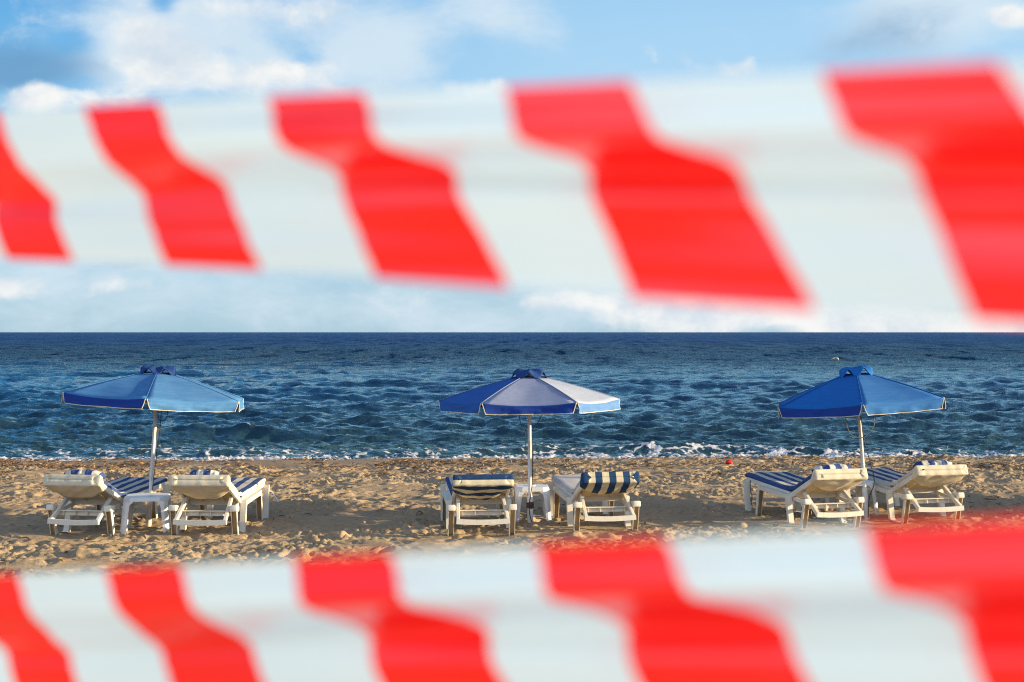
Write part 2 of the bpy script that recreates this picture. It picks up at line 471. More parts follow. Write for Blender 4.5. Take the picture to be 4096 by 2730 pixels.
grp2 = nt.noise(nt.mapping(co, (0.9, 0.10, 1)), 1.0, 4, 0.65)
gv = nt.math('ADD', nt.math('MULTIPLY', grp, 0.55), nt.math('MULTIPLY', grp2, 0.45))
gfac = nt.ramp(gv, 0.36, 0.64)
farm = nt.ramp(yy, 50, 140)
c = nt.mix(nt.math('MULTIPLY', farm, nt.ramp(gv, 0.52, 0.36, 0, 0.8)), c, (0.002, 0.020, 0.085))
fr = nt.n('ShaderNodeFresnel'); fr.inputs['IOR'].default_value = 1.333; nt.set(fr.inputs['Normal'], nb)
cap = nt.ramp(nt.math('LOGARITHM', yy, 10.0), 1.68, 2.55, 0.95, 0.20, False)
cap = nt.math('MULTIPLY', cap, nt.math('ADD', 1.0, nt.math('MULTIPLY', farm, nt.math('SUBTRACT', nt.math('MULTIPLY', gfac, 2.3), 1.05))))
kf = nt.math('MINIMUM', nt.math('MULTIPLY', fr.outputs[0], 0.92), cap)
df = nt.n('ShaderNodeBsdfDiffuse'); nt.set(df.inputs['Color'], c); nt.set(df.inputs['Normal'], nb)
gl = nt.n('ShaderNodeBsdfGlossy'); nt.set(gl.inputs['Color'], (0.74, 0.96, 1.0)); nt.set(gl.inputs['Roughness'], nt.ramp(yy, 30, 300, 0.045, 0.14)); nt.set(gl.inputs['Normal'], nb)
wm = nt.n('ShaderNodeMixShader'); nt.set(wm.inputs[0], kf); nt.t.links.new(df.outputs[0], wm.inputs[1]); nt.t.links.new(gl.outputs[0], wm.inputs[2])
wat = wm.outputs[0]
fbump = nt.bump(nt.noise(co, 60, 4, 0.7), 0.8, 0.02)
fsh = principled(nt, Base_Color=(0.62, 0.62, 0.66), Roughness=0.75, Specular_IOR_Level=0.3, Normal=fbump)
mx = nt.n('ShaderNodeMixShader'); nt.set(mx.inputs[0], fm)
nt.t.links.new(wat, mx.inputs[1]); nt.t.links.new(fsh, mx.inputs[2])
finish(nt, mx.outputs[0])
sea = grid_obj('sea_water', WX + HX, WY + HY, Zs, m, {'foam': foam})
sea['kind'] = 'structure'

# ------------------------------------------------------------------ shape helpers
def fillet(path, r, n=4):
    out = [Vector(path[0])]
    for a, b, c in zip(path, path[1:], path[2:]):
        a, b, c = Vector(a), Vector(b), Vector(c)
        d1, d2 = (a - b), (c - b)
        rr = min(r, d1.length * 0.45, d2.length * 0.45)
        p, q = b + d1.normalized() * rr, b + d2.normalized() * rr
        for i in range(n + 1):
            t = i / n
            out.append(p * (1 - t) ** 2 + b * 2 * t * (1 - t) + q * t * t)
    out.append(Vector(path[-1]))
    return out

def channel(V, F, path, xc, w, t, f):
    """open C-section swept along (s,z) path in the y-z plane; opening on the path's right-hand side"""
    n = len(path); b = len(V)
    sec = [(-w / 2, 0), (w / 2, 0), (w / 2, t), (w / 2 - f, t), (w / 2 - f, f), (-w / 2 + f, f), (-w / 2 + f, t), (-w / 2, t)]
    for i, p in enumerate(path):
        d0 = (path[i] - path[i - 1]).normalized() if i else (path[1] - path[0]).normalized()
        d1 = (path[i + 1] - path[i]).normalized() if i < n - 1 else d0
        dd = (d0 + d1).normalized(); nr = Vector((dd.y, -dd.x)); sc = 1 / max(0.5, dd.dot(d0))
        for x, o_ in sec:
            q = p + nr * o_ * sc
            V.append((xc + x, q.x, q.y))
    for i in range(n - 1):
        for k in range(8):
            a0, a1 = b + 8 * i + k, b + 8 * i + (k + 1) % 8
            F.append((a0, a1, a1 + 8, a0 + 8))
    for e in (b, b + 8 * (n - 1)):
        F.append((e + 0, e + 1, e + 4, e + 5)); F.append((e + 1, e + 2, e + 3, e + 4)); F.append((e + 0, e + 5, e + 6, e + 7))

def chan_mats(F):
    # hollow inside of the moulding: yellowing, dirt and recess shade all in its tan
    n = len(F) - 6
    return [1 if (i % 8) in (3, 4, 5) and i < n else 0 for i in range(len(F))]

def add_box(bm, c, size, rot=None, bevel=0.004, seg=2):
    r = bmesh.ops.create_cube(bm, size=1.0)
    vs = r['verts']
    mt = Matrix.Translation(c) @ (rot.to_4x4() if rot is not None else Matrix.Identity(4)) @ Matrix.Diagonal((*size, 1))
    bmesh.ops.transform(bm, matrix=mt, verts=vs)
    if bevel:
        es = list({e for v in vs for e in v.link_edges})
        bmesh.ops.bevel(bm, geom=es, offset=bevel, segments=seg, affect='EDGES', profile=0.5)

def bar(bm, p, q, w, h, bevel=0.004, up=Vector((0, 0, 1))):
    p, q = Vector(p), Vector(q)
    d = (q - p); L = d.length; d.normalize()
    x = d.cross(up).normalized(); z = x.cross(d)
    rot = Matrix((x, d, z)).transposed()
    add_box(bm, (p + q) / 2, (w, L, h), rot, bevel)

def tube(V, F, pts, r, seg=8, cap=True):
    pts = [Vector(p) for p in pts]; n = len(pts); b = len(V)
    rs = r if hasattr(r, '__len__') else [r] * n
    prev = None
    for i, p in enumerate(pts):
        d = (pts[min(i + 1, n - 1)] - pts[max(i - 1, 0)]).normalized()
        if prev is None:
            ref = Vector((0, 0, 1)) if abs(d.z) < 0.9 else Vector((1, 0, 0))
            x = d.cross(ref).normalized()
        else:
            x = (prev - d * prev.dot(d)).normalized()
        prev = x; y = d.cross(x)
        for k in range(seg):
            a = 2 * math.pi * k / seg
            V.append(tuple(p + (x * math.cos(a) + y * math.sin(a)) * rs[i]))
    for i in range(n - 1):
        for k in range(seg):
            a0, a1 = b + seg * i + k, b + seg * i + (k + 1) % seg
            F.append((a0, a1, a1 + seg, a0 + seg))
    if cap:
        F.append(tuple(b + k for k in range(seg))[::-1]); F.append(tuple(b + seg * (n - 1) + k for k in range(seg)))

def tube_obj(name, pts, r, mat, parent=None, seg=8):
    V, F = [], []
    tube(V, F, pts, r, seg)
    return mesh_obj(name, V, F, mat, parent, True)

def spline(pts, n=8):
    pts = [Vector(p) for p in pts]
    P = [pts[0] * 2 - pts[1]] + pts + [pts[-1] * 2 - pts[-2]]
    out = []
    for i in range(1, len(P) - 2):
        for k in range(n):
            t = k / n
            out.append(0.5 * ((2 * P[i]) + (P[i + 1] - P[i - 1]) * t + (2 * P[i - 1] - 5 * P[i] + 4 * P[i + 1] - P[i + 2]) * t * t + (3 * P[i] - P[i - 1] - 3 * P[i + 1] + P[i + 2]) * t ** 3))
    out.append(pts[-1])
    return out

def rrect(w, h, r, n=4, ne=6):
    """points round a rounded rectangle centred on 0 (counter-clockwise), with extra points along the long sides"""
    pts = []
    for cx_, cy_, a0 in ((w / 2 - r, h / 2 - r, 0), (-w / 2 + r, h / 2 - r, 90), (-w / 2 + r, -h / 2 + r, 180), (w / 2 - r, -h / 2 + r, 270)):
        for i in range(n + 1):
            a = R(a0 + 90 * i / n)
            pts.append((cx_ + r * math.cos(a), cy_ + r * math.sin(a)))
        nx_ = pts[-1]
        if a0 in (0, 180):
            sgn = -1 if a0 == 0 else 1
            for i in range(1, ne):
                pts.append((nx_[0] + sgn * (w - 2 * r) * i / ne, nx_[1]))
    return pts

# ------------------------------------------------------------------ sun lounger
HINGE = Vector((0.40, 0.335)); BACK_T = R(23.5); BACK_L = 0.70
bdir = Vector((-math.cos(BACK_T), math.sin(BACK_T)))      # hinge -> top, in (s,z)
bnor = Vector((math.sin(BACK_T), math.cos(BACK_T)))       # upper side of the back

def back_pt(t, n):
    """t metres down from the top end of the backrest, n metres above its upper face"""
    p = HINGE + bdir * (BACK_L - t) + bnor * n
    return p

def make_lounger(name, label, x, y, rz, opt):
    z = np.mean([sand_at(x + dx * math.cos(rz) - dy * math.sin(rz), y + dx * math.sin(rz) + dy * math.cos(rz)) for dx in (-.33, .33) for dy in (0.05, 0.2, 1.2, 1.35)])
    root = thing(name, label, 'sun lounger', (x, y, z - 0.006 + opt.get('dz', 0)), (opt.get('pitch', 0), 0, rz), 'sun loungers in pairs under the parasols')
    pl = M['plastic']
    for sx in (-1, 1):
        V, F = [], []
        channel(V, F, fillet([(-0.05, 0.30), (0.025, 0.0), (0.27, 0.0), (0.345, 0.335)], 0.03), sx * 0.325, 0.062, 0.046, 0.007)
        o = mesh_obj('leg', V, F, [pl, M['aged_shaded']], root, False, chan_mats(F))
        V, F = [], []
        channel(V, F, fillet([(1.08, 0.365), (1.15, 0.0), (1.37, 0.0), (1.44, 0.392)], 0.03), sx * 0.325, 0.062, 0.046, 0.007)
        o = mesh_obj('leg', V, F, [pl, M['aged_shaded']], root, False, chan_mats(F))
        V, F = [], []
        channel(V, F, [Vector((0.346, 0.3365)), Vector((0.70, 0.354)), Vector((1.081, 0.3665))], sx * 0.325, 0.064, 0.05, 0.008)
        mesh_obj('side_rail', V, F, pl, root, False)
        bm = bmesh.new()
        add_box(bm, (sx * 0.325, -0.055, 0.298), (0.086, 0.105, 0.066), Matrix.Rotation(R(-8), 3, 'X'), 0.014, 3)
        bm_obj('post_cap', bm, pl, root, True)
    # seat deck: slats between side strips
    bm = bmesh.new()
    for sx in (-1, 1):
        bar(bm, (sx * 0.281, 0.40, 0.335), (sx * 0.281, 1.50, 0.392), 0.026, 0.05)
    ns = 13
    for i in range(ns):
        s = 0.44 + i * (1.03 / (ns - 1))
        add_box(bm, (0, s, 0.343 + 0.052 * (s - 0.4)), (0.538, 0.066, 0.016), None, 0.003, 1)
    bm_obj('seat', bm, pl, root)
    # backrest: side bars with slats between them
    rotb = Matrix((Vector((1, 0, 0)), Vector((0, bdir.x, bdir.y)), Vector((0, bnor.x, bnor.y)))).transposed()
    bm = bmesh.new()
    for sx in (-1, 1):
        p, q = back_pt(BACK_L, -0.026), back_pt(0.0, -0.026)
        c_ = (p + q) / 2
        add_box(bm, (sx * 0.283, c_.x, c_.y), (0.03, BACK_L, 0.052), rotb, 0.005, 2)
    for t_, h_ in ((0.03, 0.05), (0.66, 0.07)):
        p = back_pt(t_, -0.035)
        add_box(bm, (0, p.x, p.y), (0.542, 0.02, h_), rotb, 0.004, 1)
    bmo = bm_obj('backrest', bm, pl, root)
    bm = bmesh.new()
    for i in range(16):
        p = back_pt(0.02 + i * 0.0425, -0.012)
        add_box(bm, (0, p.x, p.y), (0.54, 0.037, 0.014), rotb, 0.003, 1)
    for xx in (-0.12, 0.12):
        p = back_pt(0.35, -0.026)
        add_box(bm, (xx, p.x, p.y), (0.012, 0.6, 0.016), rotb, 0.002, 1)
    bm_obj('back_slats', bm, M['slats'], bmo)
    # folding prop: two arms and a bowed end bar reaching out behind the posts
    bm = bmesh.new()
    for sx in (-1, 1):
        bar(bm, (sx * 0.238, 0.17, 0.395), (sx * 0.262, -0.215, 0.178), 0.036, 0.044, 0.006)
    k = 8
    for i in range(k):
        xa, xb = -0.28 + 0.56 * i / k, -0.28 + 0.56 * (i + 1) / k
        za = 0.178 - 0.012 * (1 - (xa / 0.28) ** 2); zb = 0.178 - 0.012 * (1 - (xb / 0.28) ** 2)
        bar(bm, (xa, -0.222, za), (xb + 0.0015, -0.222, zb), 0.034, 0.052, 0.0)
    bm_obj('back_prop', bm, pl, root)
    # ribbed crossbar between the rear posts
    bm = bmesh.new()
    add_box(bm, (0, -0.03, 0.268), (0.585, 0.052, 0.010), None, 0.003, 1)
    add_box(bm, (0, -0.008, 0.238), (0.585, 0.009, 0.050), None, 0.002, 1)
    for xx in (-0.2, -0.067, 0.067, 0.2):
        add_box(bm, (xx, -0.029, 0.240), (0.007, 0.034, 0.046), None, 0, 1)
    for sx in (-1, 1):
        bar(bm, (sx * 0.262, 0.0, 0.262), (sx * 0.268, 0.42, 0.30), 0.022, 0.04, 0.004)
    bm_obj('crossbar', bm, pl, root)
    # mattress
    Wm, Tm = 0.585, opt.get('thick', 0.048)
    seat_path = [Vector((1.50, 0.352)), Vector((1.1, 0.358)), Vector((0.75, 0.354)), Vector((0.55, 0.350))]
    path = []
    ctl = [(1.57, 0.420), (1.53, 0.438), (1.30, 0.424), (1.0, 0.406), (0.75, 0.393), (0.55, 0.385), (0.45, 0.386), (0.385, 0.402)]
    ctl += [tuple(back_pt(t_, 0.004 + Tm / 2)) for t_ in (0.58, 0.45, 0.30, 0.15, 0.03)]
    path = spline([(a, b, 0) for a, b in ctl], 5)
    sec = rrect(Wm, Tm, Tm * 0.42, 3, 10)
    V, F, SV = [], [], []
    per = 0.152; ph = opt.get('phase', 0.0); ns_ = len(sec); npth = len(path); sd = hash_seed = opt['seed']
    for i, p in enumerate(path):
        d = (path[min(i + 1, npth - 1)] - path[max(i - 1, 0)]).normalized()
        nr = Vector((d.y, -d.x)) if d.x < 0 else Vector((-d.y, d.x))
        nr = Vector((-d.y, d.x)) * (-1 if d.x < 0 else 1)
        e = min(1.0, 0.35 + min(i, npth - 1 - i) * 0.4)
        for xx, nn_ in sec:
            w_ = 0.007 * mnoise.noise(Vector((xx * 5 + sd, i * 0.35, 1.7))) + 0.004 * mnoise.noise(Vector((xx * 14, i * 0.9, sd)))
            q = p.xy + nr * (nn_ * e + w_)
            V.append((xx * (0.985 + 0.015 * e), q.x, q.y)); SV.append((xx + ph) / per)
    for i in range(npth - 1):
        for k in range(ns_):
            a0, a1 = ns_ * i + k, ns_ * i + (k + 1) % ns_
            F.append((a0, a1, a1 + ns_, a0 + ns_))
    F.append(tuple(range(ns_))); F.append(tuple(ns_ * (npth - 1) + k for k in range(ns_)))
    mesh_obj('mattress', V, F, M[opt.get('mattress', 'stripe')], root, True, None, {'sv': SV})
    # hood: the pocket of canvas pulled over the top of the backrest and hanging under it
    Wh = 0.632; top, bot = 0.004 + Tm + 0.003, -0.066
    sec = rrect(Wh, top - bot, 0.015, 4, 22)
    V, F, SV = [], [], []
    hm = opt.get('hood', 'cream'); nsec = len(sec); rings = []
    cz = (top + bot) / 2
    def put(xx, t_, nn_, w_):
        p = back_pt(t_, nn_); V.append((xx, p.x, p.y)); SV.append(w_)
    fl = opt.get('flap', 0.34); skew = opt.get('skew', 0.0)
    for k in range(5):                                   # end face, growing outwards from its middle line
        f_ = (0.0, 0.35, 0.68, 0.90, 1.0)[k]
        ring = []
        for xx, yy_ in sec:
            fx_ = (abs(xx) - (Wh / 2 - (top - bot) / 2))
            xin = math.copysign(max(abs(xx) - (1 - f_) * (top - bot) / 2, 0) if fx_ > 0 else abs(xx), xx)
            nn_ = cz + yy_ * f_
            t_ = -0.020 + 0.010 * (f_ ** 6) + 0.006 * mnoise.noise(Vector((xx * 16 + sd, nn_ * 6, 3.1)))
            wv = (top - nn_) if hm == 'stripe_h' else xx
            ring.append(len(V)); put(xin, t_, nn_, wv)
        rings.append(ring)
    nk = 12
    for k in range(1, nk + 1):
        ring = []
        for xx, yy_ in sec:
            u = yy_ / ((top - bot) / 2)
            if u > 0.75: te = 0.035 + 0.012 * mnoise.noise(Vector((xx * 20, sd, 0)))
            elif u > -0.75: te = 0.035 + (0.75 - u) / 1.5 * 0.10
            else:
                xn = xx / (Wh / 2) + skew
                te = 0.135 + (fl - 0.135) * max(0.0, 1 - abs(xn) ** 2.0)
            t_ = te * k / nk
            nn_ = cz + yy_
            if u < -0.75:
                sag = -0.040 * math.sin(min(1, k / nk) * 2.2) * max(0, 1 - (xx / (Wh / 2)) ** 2)
                fold = 0.020 * (k / nk) * mnoise.noise(Vector((xx * 7 + sd * 1.7, t_ * 4, 0.3))) + 0.016 * mnoise.noise(Vector((xx * 13 + t_ * 16, t_ * 9, sd)))
                nn_ += sag + fold
            else:
                nn_ += 0.007 * mnoise.noise(Vector((xx * 34 + t_ * 20, t_ * 22, sd)))
            wv = ((top - nn_) + t_) if hm == 'stripe_h' else xx
            if hm == 'stripe_h': wv = (top - bot) + t_ if u < -0.75 else (top - nn_)
            ring.append(len(V)); put(xx, t_, nn_, wv)
        rings.append(ring)
    for r0, r1 in zip(rings, rings[1:]):
        for k in range(nsec):
            k2 = (k + 1) % nsec
            F.append((r0[k], r0[k2], r1[k2], r1[k]))
    if hm == 'stripe_h': SV = [(s_ + 0.012) / 0.145 for s_ in SV]; hmat = M['stripe_teal']
    elif hm == 'stripe_v': SV = [(s_ + 0.022) / 0.152 for s_ in SV]; hmat = M['stripe_teal']
    else: hmat = M['cream']
    o = mesh_obj('hood', V, F, hmat, root, True, None, {'sv': SV})
    sm = o.modifiers.new('cloth', 'SOLIDIFY'); sm.thickness = 0.003; sm.offset = 1
    # little head pillow lying on the mattress
    if opt.get('pillow', True):
        V, F, SV = [], [], []
        nu, nv = 26, 14; pw, pt, pd = opt.get('pw', 0.23), 0.058, 0.10
        for i in range(nu + 1):
            u = -1 + 2 * i / nu
            prof = max(0.02, (1 - abs(u) ** 4)) ** 0.5
            for k in range(nv):
                a = 2 * math.pi * k / nv
                wr = 1 + 0.28 * mnoise.noise(Vector((u * 5 + sd, math.cos(a) * 1.5, math.sin(a) * 1.5)))
                tt = opt.get('pt', 0.13) + pd * prof * math.cos(a) * wr
                nn_ = 0.004 + Tm + 0.036 + pt * prof * math.sin(a) * wr
                p = back_pt(tt, nn_); xx = opt.get('px', 0.03) + u * pw
                V.append((xx, p.x, p.y)); SV.append((xx + ph + 0.03) / per)
        for i in range(nu):
            for k in range(nv):
                a0, a1 = nv * i + k, nv * i + (k + 1) % nv
                F.append((a0, a1, a1 + nv, a0 + nv))
        F.append(tuple(range(nv))); F.append(tuple(nv * nu + k for k in range(nv)))
        mesh_obj('pillow', V, F, M['stripe'], root, True, None, {'sv': SV})
    if opt.get('strap'):
        V, F = [], []
        tube(V, F, spline([(0.33, 1.45, 0.33), (0.39, 1.46, 0.30), (0.435, 1.44, 0.24), (0.47, 1.43, 0.19)], 5), 0.008, 6)
        mesh_obj('strap', V, F, M['strap'], root)
    if opt.get('cord'):
        sx = opt['cord']
        V, F = [], []
        tube(V, F, spline([(sx * 0.30, 1.40, 0.39), (sx * 0.31, 1.37, 0.26), (sx * 0.295, 1.36, 0.20), (sx * 0.31, 1.36, 0.10)], 5), 0.006, 6)
        tube(V, F, spline([(sx * 0.295, 1.36, 0.20), (sx * 0.32, 1.35, 0.17), (sx * 0.30, 1.34, 0.09)], 5), 0.005, 6)
        mesh_obj('cord', V, F, M['grey_rope'], root)
    return root

lounger_specs = [
    ('cream lounger with plain hood, on the outer side of the faded denim parasol', -4.553, 15.09, R(-9), dict(seed=1.3, phase=0.02, flap=0.33, px=0.06, skew=0.15)),
    ('cream lounger with bulky striped pillow and hanging pale strap, right of the faded denim parasol', -3.247, 15.06, R(-3), dict(seed=4.1, phase=0.10, flap=0.35, pw=0.17, px=0.02, strap=True)),
    ('lounger whose hood has bold horizontal navy and cream stripes', -0.325, 15.10, R(6), dict(seed=7.7, phase=0.03, hood='stripe_h', pillow=False, mattress='stripe', flap=0.36, skew=0.12)),
    ('lounger whose hood has vertical navy and cream stripes and plain pale mattress', 1.015, 15.44, R(9.5), dict(seed=9.2, phase=0.05, hood='stripe_v', pillow=False, mattress='pale_cloth', flap=0.30)),
    ('lounger with yellowish sunlit hood, left of the strong blue parasol', 3.515, 15.72, R(15.8), dict(seed=12.6, phase=0.00, flap=0.33, pw=0.24, px=-0.02, skew=-0.12, cord=-1)),
    ('lounger with wavy cream hood, right of the strong blue parasol and its pole', 4.755, 16.16, R(13), dict(seed=15.8, phase=0.085, flap=0.34, pw=0.24, px=-0.02, skew=-0.15)),
]
lounger_specs += [
    ('cream lounger of the next pair further along the beach, outside the frame', 7.45, 16.45, R(12), dict(seed=18.2, phase=0.04)),
    ('second cream lounger of the next pair further along the beach, outside the frame', 8.9, 16.8, R(12), dict(seed=21.9, phase=0.07)),
]
loungers = [make_lounger('sun_lounger', lb, x, y, rz, op) for lb, x, y, rz, op in lounger_specs]

# ------------------------------------------------------------------ parasols
def make_parasol(label, x, y, o):
    z = sand_at(x, y, 0.08)
    root = thing('beach_parasol', label, 'parasol', (x, y, z - 0.01), (R(o.get('lx', 0)), R(o.get('ly', 0)), 0), 'blue hexagonal beach parasols')
    Rr, zr, ze, zt, vd = o['R'], o['zr'], o['ze'], o['zt'], o['vd']
    a0 = R(o['rot'])                                  # direction of one corner, from straight towards the camera
    ang = [a0 + i * math.pi / 3 for i in range(6)]
    dirs = [Vector((math.sin(a), -math.cos(a), 0)) for a in ang]
    # pole
    V, F = [], []
    tube(V, F, [(0, 0, -0.25), (0, 0, 0.4), (0, 0, 1.0), (0, 0, zt - 0.04)], 0.021, 16)
    mesh_obj('pole', V, F, M['pole'], root)
    V, F = [], []
    hs = o.get('sleeve', 0.36)
    tube(V, F, [(0, 0, -0.25), (0, 0, 0.02), (0, 0, hs * 0.6), (0, 0, hs - 0.012), (0, 0, hs), (0, 0, hs)], [0.032, 0.032, 0.031, 0.031, 0.028, 0.020], 16)
    mesh_obj('pole_sleeve', V, F, M['sleeve'] if o.get('peel') else M['pole'], root)
    # canopy: six sagging panels
    r0 = 0.12
    nr_, nc = 10, 12; V, F, FM = [], [], []
    z0 = zr + (zr - ze) / (Rr - 0.2) * 0.08
    sd = o['seed']
    for i in range(6):
        da, db = dirs[i], dirs[(i + 1) % 6]
        b = len(V)
        for j in range(nr_ + 1):
            t = j / nr_; rad = r0 + (Rr - r0) * t
            for k in range(nc + 1):
                u = k / nc
                p = (da * (1 - u) + db * u) * rad
                sag = 4 * u * (1 - u)
                pz = z0 + (ze - z0) * t - 0.036 * sag * t + 0.012 * math.sin(math.pi * t)
                p = p * (1 - 0.025 * sag * t * t)
                w_ = 0.012 * mnoise.noise(Vector((p.x * 3.5 + sd, p.y * 3.5, 0.4))) * sag + 0.005 * mnoise.noise(Vector((rad * 9 + sd, u * 3.0, i))) * sag + 0.004 * mnoise.noise(Vector((p.x * 9, p.y * 9, sd))) * sag
                V.append((p.x, p.y, pz + w_))
        for j in range(nr_):
            for k in range(nc):
                q = b + j * (nc + 1) + k
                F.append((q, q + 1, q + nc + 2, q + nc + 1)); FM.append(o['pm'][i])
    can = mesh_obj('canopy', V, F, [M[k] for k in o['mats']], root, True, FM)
    s_ = can.modifiers.new('cloth', 'SOLIDIFY'); s_.thickness = 0.003; s_.offset = 1
    # seams along the ribs (a welt on the cloth)
    V, F = [], []
    for d_ in dirs:
        pts = [d_ * (r0 + (Rr - r0) * t) + Vector((0, 0, z0 + (ze - z0) * t + 0.012 * math.sin(math.pi * t) + 0.002)) for t in np.linspace(0, 1, 8)]
        tube(V, F, pts, 0.0035, 6)
    mesh_obj('seam', V, F, M[o['seam']], can)
    # valances with bound edge
    for i in range(6):
        da, db = dirs[i], dirs[(i + 1) % 6]
        out = (da + db).normalized()
        V, F = [], []; n = 28; rows = 7
        g_ = 0.018
        for j in range(rows + 1):
            t = j / rows
            for k in range(n + 1):
                u = k / n; uu = g_ * 0.4 + (1 - 0.8 * g_) * u
                sag = 4 * uu * (1 - uu)
                p = (da * (1 - uu) + db * uu) * Rr * (1 - 0.025 * sag)
                drop = vd * (0.76 + 0.24 * abs(2 * u - 1) ** 1.8 + 0.05 * mnoise.noise(Vector((u * 4 + i * 2.3, sd, 0))) + o.get('skew', 0) * (u - 0.5))
                flare = 0.010 * t + 0.026 * t * (mnoise.noise(Vector((u * 6 + i * 3.1, t * 1.3, sd))) + 0.7 * mnoise.noise(Vector((u * 17 + i, t * 2, sd + 5))))
                pz = ze - 0.036 * sag - drop * t
                # slit at the corners: lower ends draw in a little
                slit = (0.035 * t) * (1 if u < 0.04 else 0) * (1 - u / 0.04) - (0.035 * t) * (1 if u > 0.96 else 0) * (1 - (1 - u) / 0.04)
                p = p + (db - da).normalized() * slit
                p = p + out * (flare + 0.002)
                V.append((p.x, p.y, pz + 0.001))
        for j in range(rows):
            for k in range(n):
                q = j * (n + 1) + k
                F.append((q, q + 1, q + n + 2, q + n + 1))
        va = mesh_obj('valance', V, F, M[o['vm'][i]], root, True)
        s_ = va.modifiers.new('cloth', 'SOLIDIFY'); s_.thickness = 0.0025; s_.offset = 0
        edge_ = [Vector(V[j * (n + 1)]) for j in range(rows + 1)] + [Vector(V[rows * (n + 1) + k]) for k in range(1, n + 1)] + [Vector(V[j * (n + 1) + n]) for j in range(rows - 1, -1, -1)]
        V2, F2 = [], []
        tube(V2, F2, edge_, 0.0048, 6)
        mesh_obj('trim', V2, F2, M['trim'], va)
    # ruffled vent cap on top
    V, F = [], []; nu, nv = 72, 8
    rv = 0.215
    for j in range(nv + 1):
        t = j / nv
        for k in range(nu):
            a = 2 * math.pi * k / nu
            c6 = math.cos(6 * (a - a0))                       # +1 at corners, -1 at panel middles
            hexr = math.cos(math.pi / 6) / math.cos(((a - a0 - math.pi / 6 + math.pi / 6) % (math.pi / 3)) - math.pi / 6)
            rad = 0.03 + (rv * hexr - 0.03) * t
            lift = (0.5 - 0.5 * c6) ** 1.1
            irr = 0.95 + 0.45 * mnoise.noise(Vector((math.cos(a) * 1.4, math.sin(a) * 1.4, sd)))
            zz = zt - (zt - zr + 0.012) * (0.12 * t + 0.88 * t ** 2.6) + 0.088 * lift * irr * t ** 1.5
            zz += 0.006 * mnoise.noise(Vector((math.cos(a) * 4, math.sin(a) * 4, t * 3 + sd)))
            V.append((rad * math.sin(a), -rad * math.cos(a), zz))
    for j in range(nv):
        for k in range(nu):
            q, q2 = j * nu + k, j * nu + (k + 1) % nu
            F.append((q, q2, q2 + nu, q + nu))
    F.append(tuple(range(nu)))
    ve = mesh_obj('vent_cap', V, F, M[o['vent']], root, True)
    s_ = ve.modifiers.new('cloth', 'SOLIDIFY'); s_.thickness = 0.004; s_.offset = 0
    # ribs and struts
    for d_ in dirs:
        V, F = [], []
        tube(V, F, [d_ * 0.02 + Vector((0, 0, z0 + 0.0)), d_ * (Rr - 0.01) + Vector((0, 0, ze - 0.012))], 0.006, 6)
        mesh_obj('rib', V, F, M['rib'], root)
    V, F = [], []
    zh = o.get('hub', ze - 0.02)
    for d_ in dirs:
        tube(V, F, [d_ * 0.03 + Vector((0, 0, zh)), d_ * (Rr * 0.5) + Vector((0, 0, (z0 + ze) / 2 - 0.015))], 0.0045, 6)
    mesh_obj('strut', V, F, M['rib'], root)
    for rp in o.get('ropes', []):
        mt, rad, pts = rp
        tube_obj('rope', spline(pts, 7), rad, M[mt], root, 6)
    if o.get('rod'):
        tube_obj('rod', [(0.055, -0.03, zt - 0.62), (0.01, -0.045, 0.52)], 0.006, M['rod'], root, 8)
    if o.get('knot'):
        V, F = [], []
        for q in range(5):
            zc = 0.20 + 0.013 * q
            tube(V, F, [(0.036 * math.cos(a), 0.036 * math.sin(a), zc + 0.006 * math.sin(2 * a + q)) for a in np.linspace(0, 6.28, 20)], 0.008, 6)
        mesh_obj('rope_knot', V, F, M['knot'], root)
    return root

